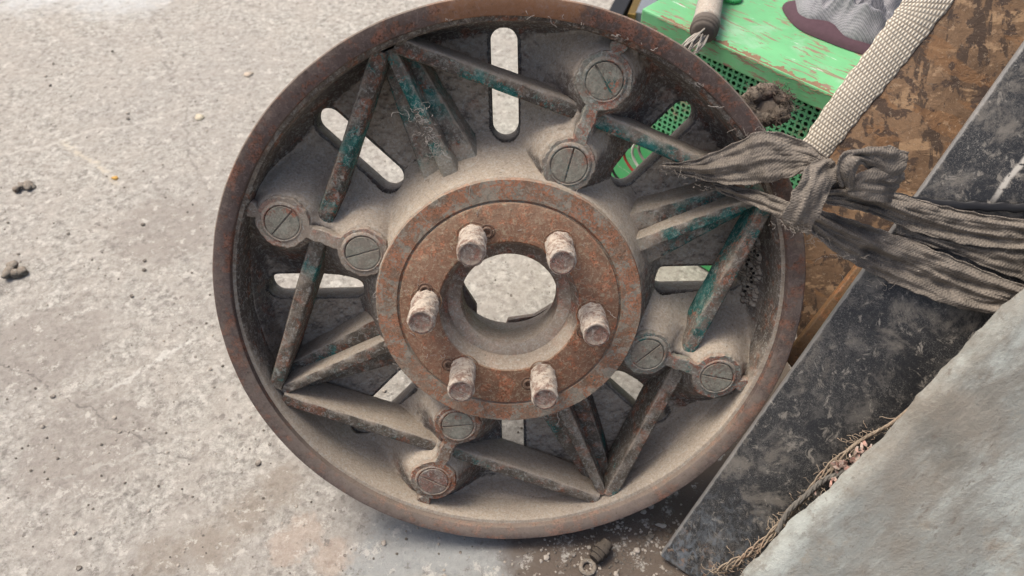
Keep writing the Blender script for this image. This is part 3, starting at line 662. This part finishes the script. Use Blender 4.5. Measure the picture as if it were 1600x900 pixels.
# worn wooden edge: an uneven bare strip along the front arris
vs = []; fs = []; n_ = 120
for i in range(n_+1):
    s_ = .03+(BL-.03)*i/n_; w_ = max(.0003, .0022+.0022*math.sin(i*.31)+.0016*math.sin(i*.83+1)+.0012*math.sin(i*2.1))*(.35+.65*min(1, i/40)); b_ = dirb*s_+Vector((0, 0, BT+.0006))
    vs += [dirb*s_+back*.0012+Vector((0, 0, BT+.0003)), b_+back*(.0012+w_*1.6), dirb*s_-back*.0014+Vector((0, 0, BT-.002-w_*.6))]
for i in range(n_): a = i*3; fs += [(a, a+3, a+4, a+1), (a, a+2, a+5, a+3)]
mesh('bare_edge', vs, fs, edge_w, bench)
def mesh_mat():
    n = N('perforated_green_sheet'); x, y, z = n.sep(n.uv()); pt = .0118
    fxn = lambda v_, o_: n.m_('SUBTRACT', n.m_('FRACT', n.m_('ADD', n.m_('DIVIDE', v_, pt), o_)), .5)
    def cell(ox):
        return fxn(x, ox), fxn(y, ox)
    a, b_ = cell(0); d = n.m_('SQRT', n.m_('ADD', n.m_('MULTIPLY', a, a), n.m_('MULTIPLY', b_, b_))); h1 = n.m_('LESS_THAN', d, .25)
    a, b_ = cell(.5); aa = n.m_('ABSOLUTE', a); bb = n.m_('ABSOLUTE', b_)
    h2 = n.m_('MULTIPLY', n.m_('LESS_THAN', n.m_('MINIMUM', aa, bb), .085), n.m_('LESS_THAN', n.m_('MAXIMUM', aa, bb), .29))
    hole_ = n.m_('MAXIMUM', h1, h2)
    c = n.mix(n.step(n.noise(20, 6, .7), .52, .62), (.15, .50, .24), (.32, .25, .17))
    n.fin(c, .6, None, 0, .3); tr = n.t.nodes.new('ShaderNodeBsdfTransparent'); mx = n.t.nodes.new('ShaderNodeMixShader')
    n.t.links.new(hole_, mx.inputs[0]); n.t.links.new(n.b.outputs[0], mx.inputs[1]); n.t.links.new(tr.outputs[0], mx.inputs[2]); n.t.links.new(mx.outputs[0], n.out.inputs[0]); return n.m
z1 = BT-.026; z0 = .19
vs = [dirb*.008+Vector((0, 0, z0)), dirb*(BL-.004)+Vector((0, 0, z0)), dirb*(BL-.004)+Vector((0, 0, z1)), dirb*.008+Vector((0, 0, z1))]; vs = [p+back*.012 for p in vs]
c4 = math.cos(R_(45)); uvs = []
for (s_, z) in ((.008, z0), (BL-.004, z0), (BL-.004, z1), (.008, z1)): uvs.append(((s_+z)*c4, (z-s_)*c4))
mp = mesh('perforated_panel', vs, [(0, 1, 2, 3)], mesh_mat(), bench, False, uvs=uvs)
mp.modifiers.new('t', 'SOLIDIFY').thickness = .001
bpart('lower_panel', -.034, BL, .004, .020, .004, z0-.006, ga_)
bpart('end_panel', -.001, .012, .022, DEP-.004, .004, BT-.027, ga_)
bpart('end_panel', BL-.012, BL, .022, DEP-.004, .004, BT-.027, ga_)
bpart('back_panel', 0.012, BL-.012, DEP-.02, DEP-.005, .004, BT-.027, dark('cabinet_inside', (.06, .05, .04)))
def bz(x, y, dz=0): return onz(x, y, BT+dz)
# loose cables hanging in front of the lower panel
for i, (col, pxs, lab, cat) in enumerate([
    ((.35, .05, .04), [(985, 215), (975, 240), (985, 262), (1005, 285), (1010, 320)], 'thin red cable hanging in front of the green cabinet', 'cable'),
    ((.62, .60, .55), [(1000, 210), (988, 236), (998, 262), (1020, 285), (1026, 320)], 'thin white cable hanging in front of the green cabinet', 'cable'),
    ((.30, .27, .24), [(1008, 205), (998, 232), (1010, 256), (1032, 280), (1040, 320)], 'thin grey cable hanging in front of the green cabinet', 'cable'),
    ((.02, .02, .02), [(950, 225), (952, 250), (962, 275), (985, 298), (1000, 330)], 'black cable hanging at the left end of the green cabinet', 'cable')]):
    pp = P1-back*(.02+.004*i); pts = spline([onplane(x, y, pp, back) for x, y in pxs], 24); v, f = tube(pts, .0022, 8)
    mm_ = N('cable_%d' % i); mm_.fin(col, .5); o = mesh('cable', v, f, mm_.m); tag(o, lab, cat)

# brush lying on the cabinet
tool = empty('paint_brush', bz(1090, 62, .002)); tool_l = tool.location.copy()
tag(tool, 'grey handled round brush with stiff dirty bristles lying on green cabinet', 'brush')
def tcap(name, pts, rr_, mat, n=24):
    v, f = tube([p-tool_l for p in pts], rr_, n); return mesh(name, v, f, mat, tool)
grey_pl = iron('grey_plastic', (.40, .37, .34), (.33, .29, .25), None, dust=.6, dustlo=.2, ramt=.3, grain=.5)
a_ = bz(1103, 38, .016); b_ = bz(1118, -40, .03)
d_ = (b_-a_); tcap('handle', [a_, a_+d_*.06, a_+d_*.12, a_+d_*.3, a_+d_*.6, b_], [.0155, .0175, .0165, .0165, .0155, .0175], grey_pl)
a2 = bz(1098, 52, .014); tcap('collar', spline([a_+(a_-a2)*.1, a_+(a2-a_)*.4, a_+(a2-a_)*.5, a_+(a2-a_)*.7, a_+(a2-a_)*.8, a2], 24), [.0155, .0175, .017, .0172, .0178, .0165, .016, .0172, .0178, .0172, .016, .0165, .0178, .0174, .016, .0165, .0175, .017, .016, .015, .0145, .014, .012, .010], dark('dirty_collar', (.17, .145, .125)))
br = []
for i in range(26):
    g_ = random.Random(i); o_ = Vector((g_.gauss(0, .003), g_.gauss(0, .003), g_.gauss(0, .0025))); e = bz(1074+g_.gauss(0, 4), 80+g_.gauss(0, 3), .004)+o_*1.5; s_ = a2+o_-Vector((0, 0, .002))
    br.append(tube([s_-tool_l, s_.lerp(e, .5)+o_*.3-tool_l, e-tool_l], [.0013, .0012, .0010], 6))
v, f = merge(br); bo_ = mesh('bristles', v, f, dark('bristle', (.46, .42, .37)), tool)
# green ring nut
v, f = lathe([(.011+.003*math.cos(t), .004+.003*math.sin(t)) for t in [2*math.pi*i/10 for i in range(10)]], 32, closed=True)
rg = mesh('ring_nut', v, f, ga_); rg.location = bz(1143, 0, .0); tag(rg, 'small green painted ring on the cabinet top beside the brush', 'ring')
# cap / cloth bundle
def cloth_mat(name, ca, cb, sc):
    n = N(name); x, y, z = n.sep(n.uv()); chk = n.m_('MULTIPLY', n.m_('SINE', n.m_('MULTIPLY', x, sc)), n.m_('SINE', n.m_('MULTIPLY', y, sc)))
    c = n.mix(n.step(chk, -.5, .5, .1, .9), ca, cb); c = n.mix(n.step(n.noise(300, 4, .7), .45, .65, 0, .4), c, (.38, .37, .38)); return n.fin(c, .95, n.bump(n.noise(400), .0008, .6))
def heap(name, outline, z0, hgt, mat, parent, seed, crease=.35, n=46, m=16, rag=False):
    c_ = sum((bz(x, y) for x, y in outline), Vector())/len(outline); ring = spline([bz(x, y) for x, y in outline+outline[:1]], n+1)[:-1]; vs = []; uvs = []; fs = []; g_ = np.random.default_rng(seed); ph = g_.random(8)*6.28
    for i in range(n):
        for j in range(m):
            q_ = j/(m-1); p = ring[i].lerp(c_, q_); x, y = p.x-c_.x, p.y-c_.y
            dome = (1-(1-q_)**2.6)**.6
            cr = math.sin(x*110+y*60+2.2*math.sin(y*60+ph[1])+ph[0])*.5+math.sin(x*190-y*150+2*math.sin(x*70)+ph[2])*.3+math.sin(y*260+x*60+ph[3])*.2
            cr = 1-abs(cr)**.7*1.9
            if rag:                                    # long soft folds with sharp valleys
                wx_ = rng_n(x*14+3, y*14)*.5; f1 = 1-abs(rng_n(x*16+y*22+wx_, (y-x)*9+wx_))*1.9; f2 = 1-abs(rng_n(x*40-y*18+7+wx_*2, y*34))*1.6; cr = (.75*f1+.35*f2)/crease*.75
            h = z0+hgt*dome*(1+crease*cr*min(1, q_*4)); vs.append((p.x, p.y, BT+h)); uvs.append((x, y))
    for i in range(n):
        i_ = (i+1) % n
        for j in range(m-1): a = i*m+j; b2 = i_*m+j; fs.append((a, b2, b2+1, a+1))
    vs = [Vector(p)-parent.location for p in vs]
    o = mesh(name, vs, fs, mat, parent, uvs=uvs); recalc(o); o.modifiers.new('s', 'SUBSURF').render_levels = 1; o.modifiers['s'].levels = 1; return o
cap = empty('cloth_cap', bz(1320, 40)); tag(cap, 'crumpled grey checked cap with dark purple brim on the green cabinet', 'cap')
heap('brim', [(1228, 4), (1222, 16), (1245, 45), (1290, 66), (1340, 84), (1368, 88), (1385, 60), (1320, 20), (1265, 2)], .001, .012, dark('purple_felt', (.105, .06, .075)), cap, 1, .05)
ccl = cloth_mat('checked_cloth', (.33, .325, .345), (.17, .17, .185), 2200)
heap('crown', [(1246, -26), (1240, 20), (1256, 40), (1292, 50), (1316, 68), (1352, 78), (1380, 74), (1408, 30), (1422, -20), (1335, -50)], .006, .034, ccl, cap, 2, .3, n=150, m=60, rag=True)
def cz(x, y, hh): p = onz(x, y, BT+hh); return (x, y, (p-CAM).dot(AF))

# things lying behind, beyond the cabinet's left end
def flatbar(name, p, q_, w_, t_, mat, label, cat, z=.0):
    a = onz(*p, z); b = onz(*q_, z); d = (b-a).normalized(); s_ = Vector((-d.y, d.x, 0)); c_ = (a+b)/2+Vector((0, 0, t_/2))
    v, f = box(c_, (b-a).length, w_, t_, (d, s_, Vector((0, 0, 1)))); o = mesh(name, v, f, mat, smooth=False); recalc(o); bev(o, .002); tag(o, label, cat); return o
n = N('brass_strip'); M['brass'] = n.fin(n.mix(n.noise(40), (.30, .19, .05), (.12, .08, .03)), .35, None, .6)
flatbar('black_channel', (952, 55), (1010, -60), .035, .03, dark('black_metal', (.02, .02, .022), .5), 'black metal channel lying on the floor left of the cabinet', 'channel')
flatbar('brass_strip', (985, 40), (1024, -60), .018, .028, M['brass'], 'yellowish brass strip lying beside the black channel', 'strip')
flatbar('grey_rail', (1003, 40), (1045, -60), .035, .03, dark('grey_metal', (.22, .24, .27), .5), 'grey metal rail lying between brass strip and cabinet', 'rail')

# ================================================================== STRAP
def strap_mat():
    n = N('grey_cotton_webbing'); x, y, z = n.sep(n.uv())
    wv = n.m_('MULTIPLY', n.noise(180, 4, .7), 5)
    t1 = n.m_('SINE', n.m_('ADD', n.m_('ADD', n.m_('MULTIPLY', x, 2*math.pi*330), n.m_('MULTIPLY', y, 2*math.pi*330)), wv)); t2 = n.m_('SINE', n.m_('ADD', n.m_('MULTIPLY', y, 2*math.pi*420), wv)); tw = n.m_('MULTIPLY_ADD', t2, .45, n.m_('MULTIPLY', t1, .55))
    h = n.m_('ADD', n.m_('MULTIPLY', tw, .5), .5); mid = n.noise(28, 6, .65)
    c = n.mix(n.step(mid, .35, .65), (.20, .172, .145), (.13, .113, .098)); c = n.mix(n.m_('MULTIPLY', h, .4), c, (.28, .25, .215)); c = n.mix(n.step(h, .3, 0, 0, .3), c, (.09, .08, .07))
    dm = n.step(n.m_('ADD', n.m_('MULTIPLY', n.noise(45, 8, .75, dist=.6), .7), n.m_('MULTIPLY', n.noise(300, 4, .7), .3)), .50, .62)
    c = n.mix(n.m_('MULTIPLY', dm, .55), c, (.31, .265, .22)); c = n.mix(n.step(n.noise(95, 9, .8), .50, .42, 0, .35), c, (.07, .06, .052)); c = n.mix(n.step(n.noise(260, 4, .7), .66, .70), c, (.46, .41, .34))
    b = n.bump(h, .0006, .9); b = n.bump(n.noise(140, 6, .7), .0030, .7, b); return n.fin(c, .97, b, 0, .1)
M['strap'] = strap_mat()
def bd(x, y, off=.0):                       # depth of the beam face at a pixel
    p = onplane(x, y, A0, bn); return (p-CAM).dot(AF)-off
strap = empty('tie_strap'); tag(strap, 'knotted grey cotton strap tying the wheel rim to the black beam', 'strap')
SM = M['strap']
def rb(name, top, bot, **k):
    return ribbon(name, top, bot, SM, strap, **k)
B = lambda x, y, o=.010: (x, y, bd(x, y, o))
rb('strand', [(1034, 256, .748), (1075, 252, .742), (1110, 240, .730), (1150, 222, .718), (1190, 205, .704), (1240, 214, .694), (1280, 236, .686), (1308, 262, .682)],
   [(1036, 264, .748), (1080, 276, .742), (1120, 286, .732), (1160, 289, .722), (1200, 285, .708), (1235, 277, .698), (1262, 268, .690), (1288, 290, .686)], folds=1.3, famp=.0034, bulge=.003, seed=1, n=90, m=34)
rb('strand', [(1112, 284, .748), (1150, 291, .742), (1190, 299, .722), (1230, 314, .705), (1275, 328, .69)],
   [(1122, 299, .748), (1150, 311, .742), (1185, 325, .724), (1215, 338, .708), (1262, 352, .694)], folds=1, famp=.002, bulge=.004, seed=2, n=60, m=20)
rb('strand', [(1285, 288, .684), (1330, 284, .690), (1375, 297, B(1375, 297, .02)[2]), (1440, 313, B(1440, 313, .012)[2]), B(1500, 328), B(1560, 338), B(1660, 350)],
   [(1292, 318, .686), (1335, 327, .692), (1375, 338, B(1375, 338, .02)[2]), (1430, 362, B(1430, 362, .012)[2]), B(1500, 380), B(1560, 388), B(1660, 392)], folds=1.1, famp=.0045, bulge=.003, seed=3, n=90, m=34)
rb('strand', [(1262, 322, .696), (1330, 343, .705), B(1400, 367, .014), B(1470, 394, .012), B(1540, 424, .012), B(1600, 446, .012), B(1660, 470, .012)],
   [(1250, 346, .70), (1306, 395, .712), B(1365, 428, .014), B(1440, 462, .012), B(1510, 484, .012), B(1566, 492, .012), B(1640, 520, .012)], folds=1.2, famp=.0052, bulge=.003, seed=4, n=100, m=40)
rb('strand', [B(1400, 350, .006), B(1480, 372, .005), B(1560, 384, .005), B(1660, 396, .005)], [B(1400, 372, .006), B(1480, 392, .005), B(1560, 425, .005), B(1660, 462, .005)], folds=1, famp=.0015, bulge=.002, seed=6)
rb('knot_band', [(1283, 246, .678), (1262, 258, .664), (1246, 285, .658), (1233, 315, .660), (1222, 342, .672), (1232, 356, .69)],
   [(1318, 268, .680), (1310, 280, .668), (1297, 302, .660), (1283, 330, .662), (1268, 360, .674), (1262, 362, .69)], folds=1.0, famp=.0016, bulge=.0025, seed=7, n=50, m=24)
rb('loose_end', [(1312, 292, .668), (1308, 262, .656), (1318, 240, .652), (1345, 232, .660), (1390, 228, .668), (1421, 238, .672)],
   [(1338, 294, .670), (1336, 272, .662), (1342, 258, .660), (1356, 262, .668), (1385, 286, .676), (1408, 280, .680)], folds=.8, famp=.0016, bulge=.002, seed=8, n=60, m=24)
rb('loose_end', [(1318, 285, .674), (1345, 268, .668), (1375, 262, .672), (1412, 268, .690)], [(1325, 305, .680), (1350, 312, .676), (1378, 318, .682), (1392, 318, .694)], folds=1, famp=.0022, bulge=.004, seed=9, n=40, m=20)
fz = []
for i in range(150):
    g_ = random.Random(i+300); e = g_.choice([(1036, 262, .745, 10), (1225, 352, .668, 14), (1250, 360, .668, 12), (1120, 292, .742, 12), (1075, 276, .736, 20), (1270, 372, .70, 10), (1400, 445, bd(1400, 445, .012), 30), (1320, 400, .70, 20), (1180, 208, .70, 20)])
    p = at(e[0]+g_.gauss(0, e[3]), e[1]+g_.gauss(0, 4), e[2]); fz.append(squig(p, g_.uniform(.004, .012), .00018, i))
v, f = merge(fz); o = mesh('frayed_threads', v, f, dark('thread', (.34, .30, .26)), strap); tag(o, kind='stuff')
# black ribbed cable tie under the strap
mt = N('black_nylon'); mt.fin((.018, .018, .02), .4)
ct = ribbon('cable_tie', [B(1395, 300, .006), B(1450, 309, .004), B(1540, 316, .004), B(1660, 320, .004)], [B(1395, 316, .006), B(1450, 325, .004), B(1540, 330, .004), B(1660, 334, .004)], mt.m, n=80, m=6, bulge=.001, wob=.0002, thick=.0015)
tag(ct, 'black nylon cable tie round the beam just above the grey strap', 'cable tie')

# ================================================================== SMALL THINGS
# twine along the beam / slab gap
tw = [(1600, 478), (1560, 520), (1510, 566), (1462, 594), (1432, 628), (1392, 662), (1345, 688), (1312, 716), (1268, 764), (1225, 812), (1185, 856), (1150, 878), (1118, 895)]
tm = iron('twine_fibre', (.26, .20, .14), (.20, .13, .08), None, dust=.5, dustlo=.2, ramt=.3, grain=.6)
cen = spline([at(x, y, bd(x, y, .010+.002*math.sin(x*.05))) for x, y in tw], 90); parts = []
for s_ in range(5):
    g_ = random.Random(s_); pts = []
    for i, p in enumerate(cen):
        r_ = .0011*(1+2.2*max(0, i-45)/45*abs(math.sin(i*.3+s_))); an = i*.9+s_*1.256
        pts.append(p+bn*(math.cos(an)*r_)+sidep*(math.sin(an)*r_+(.003*math.sin(i*.21+s_*2) if i > 50 else 0)))
    parts.append(tube(pts, .0009, 6))
for i in range(170):
    g_ = random.Random(i+77); k = min(89, int(35+g_.random()**.8*55)); p = cen[k]+sidep*g_.gauss(.002, .004)
    parts.append(squig(p, g_.uniform(.006, .022), g_.uniform(.0002, .0005), i+11))
v, f = merge(parts); o = mesh('twine', v, f, tm); tag(o, 'frayed brown twine lying along the gap between beam and plaster slab', 'twine')
cen = spline([at(x, y, bd(x, y, .016)) for x, y in [(1345, 722), (1318, 738), (1288, 750), (1262, 772), (1232, 800), (1215, 832)]], 60); parts = []
for s_ in range(3):
    pts = [p+bn*(math.cos(i*.55+s_*2.09)*.0017)+sidep*(math.sin(i*.55+s_*2.09)*.0017) for i, p in enumerate(cen)]; parts.append(tube(pts, .0016, 8))
v, f = merge(parts); o = mesh('rope', v, f, dark('grey_rope', (.20, .185, .165))); tag(o, 'short twisted grey rope end beside the pinkish scraps', 'rope')
# scraps of peeled pink plaster
pk = N('pink_scrap'); pk.fin(pk.mix(pk.step(pk.noise(120, 6, .7), .42, .6), (.52, .30, .25), (.42, .36, .31)), .9, pk.bump(pk.noise(200), .001, .7)); vs_ = []
for i in range(60):
    g_ = random.Random(i+5); t = g_.random(); x = 1365-t*85+g_.gauss(0, 9); y = 700+t*75+g_.gauss(0, 11); p = at(x, y, bd(x, y, .014)+g_.uniform(-.006, .004))
    a1 = Vector((g_.gauss(0, 1), g_.gauss(0, 1), g_.gauss(0, 1))).normalized(); a2_ = (bn+a1*.7).normalized().cross(a1).normalized(); L_ = g_.uniform(.004, .011); W_ = L_*g_.uniform(.25, .7)
    c1 = p-a1*L_/2; c2 = p+a1*L_/2; mid_ = p+bn*.002
    vs_.append(([c1-a2_*W_*.3, c1+a2_*W_*.4, mid_+a2_*W_*.6, c2+a2_*W_*.3, c2-a2_*W_*.4, mid_-a2_*W_*.5], [(0, 1, 2, 5), (5, 2, 3, 4)]))
v, f = merge(vs_); o = mesh('peeled_scraps', v, f, pk.m, smooth=False); o.modifiers.new('t', 'SOLIDIFY').thickness = .0008; tag(o, kind='stuff', label='heap of pinkish peeled scraps caught between beam and slab', cat='scraps')
# fluffy nest between rim and cabinet
nm = iron('fibre_nest', (.15, .12, .095), (.12, .085, .065), None, dust=.35, dustlo=.2, ramt=.3, grain=2); parts = []; nc = at(1196, 165, .80)
for i in range(26):
    a = 2*math.pi*i/26; g_ = random.Random(i+3); parts.append(rock(nc+AX*math.cos(a)*.019+AD*math.sin(a)*.014, g_.uniform(.006, .010), i, .9, 2, .4))
parts.append(rock(nc+AF*.012, .020, 5, .9, 2, .3))
for i in range(520):
    g_ = random.Random(i+60); a = g_.uniform(0, 6.28); parts.append(squig(nc+AX*math.cos(a)*.022+AD*math.sin(a)*.016-AF*.006, g_.uniform(.006, .018), .00028, i))
v, f = merge(parts); o = mesh('fibre_nest', v, f, nm); tag(o, 'dusty fibre clump with a dark hollow between rim and cabinet', 'clump')
# floor debris
dm = iron('dirt_lump', (.17, .15, .13), (.12, .09, .07), None, dust=.6, dustlo=.2, ramt=.3, grain=2)
for (x, y, r_, lab) in ((42, 294, .016, 'dark crumbly dirt lump near the left edge, the upper one'), (30, 430, .019, 'dark crumbly dirt lump near the left edge, the lower one')):
    c_ = onz(x, y); parts = []
    for i in range(12):
        g_ = random.Random(i+x); parts.append(rock(c_+Vector((g_.gauss(0, r_*.45), g_.gauss(0, r_*.3), g_.uniform(.1, .55)*r_)), r_*g_.uniform(.25, .5), i+x, .8, 2, .5))
    v, f = merge(parts); o = mesh('dirt_lump', v, f, dm); tag(o, lab, 'dirt lump', 'dirt lumps on the concrete')
def chip(x, y, s_, col, lab, ang=0):
    c_ = onz(x, y); vs = []; g_ = random.Random(x); n_ = 9
    for z in (.0005, .0025):
        for i in range(n_): a = 2*math.pi*i/n_; r_ = s_*(1+.35*math.sin(a*2+x)+.15*math.sin(a*3)); xx, yy = r_*math.cos(a), r_*.55*math.sin(a); ca, sa = math.cos(ang), math.sin(ang); vs.append(c_+Vector((xx*ca-yy*sa, xx*sa+yy*ca, z+.0008*math.sin(a*2))))
    fs = [tuple(range(n_))[::-1], tuple(range(n_, 2*n_))]+[(i, (i+1) % n_, n_+(i+1) % n_, n_+i) for i in range(n_)]
    o = mesh('chip', vs, fs, dark('chip_%d' % x, col)); tag(o, lab, 'chip')
chip(180, 279, .007, (.70, .42, .12), 'orange-yellow chip lying on the concrete at left', .3)
chip(312, 184, .013, (.62, .55, .42), 'pale straw-coloured chip on the concrete left of the wheel', -.5)
chip(388, 117, .012, (.60, .50, .40), 'pale pinkish chip on the floor near the wheel top', -.1)
chip(1033, 822, .0055, (.60, .57, .52), 'small whitish pebble on the dirt below the wheel', 0)
# old spark-plug shaped fitting and washers in the dirt under the rim
bc = onz(950, 848, .013); be = onz(928, 874, .011); d = be-bc
fit = mesh('dusty_fitting', *tube([bc, bc+d*.3, bc+d*.32, bc+d*.55, bc+d*.57, bc+d*.7, bc+d*.72, bc+d*.8, bc+d*.82, be], [.0075, .008, .010, .010, .0085, .0085, .0095, .0095, .008, .007], 20), iron('dirty_fitting', (.06, .05, .042), (.08, .055, .04), None, dust=.2, dustlo=.3, ramt=.5, grain=2)); autosm(fit, 40); tag(fit, 'short stepped dusty metal fitting lying under the wheel rim', 'fitting')
for (x, y, r_, lab) in ((918, 888, .008, 'dusty ring washer beside the stepped metal fitting'),):
    v, f = lathe([(r_+.0028*math.cos(t), .003+.0026*math.sin(t)) for t in [2*math.pi*i/8 for i in range(8)]], 28, closed=True); o = mesh('washer', v, f, dm); o.location = onz(x, y); tag(o, lab, 'washer')
# loose grit scattered over the concrete
gp = []; gm = N('grit'); gm.fin(gm.mix(gm.step(gm.noise(40, 2), .45, .55), (.40, .355, .305), (.15, .13, .11)), .95, gm.bump(gm.noise(600), .0008, .6))
for i in range(1500):
    g_ = random.Random(i+7000)
    if i < 900: p = onz(g_.uniform(-20, 1000), g_.uniform(-10, 910))
    else: p = onz(g_.gauss(970, 90), g_.gauss(850, 45))
    if p.y > 2.2: continue
    r_ = g_.uniform(.0007, .0020) if g_.random() < .93 else g_.uniform(.002, .0042)
    gp.append(rock(p+Vector((0, 0, r_*.4)), r_, i, .7, 1, .5))
v, f = merge(gp); o = mesh('grit', v, f, gm.m, smooth=False); tag(o, kind='stuff', label='loose grit scattered on the concrete', cat='grit')
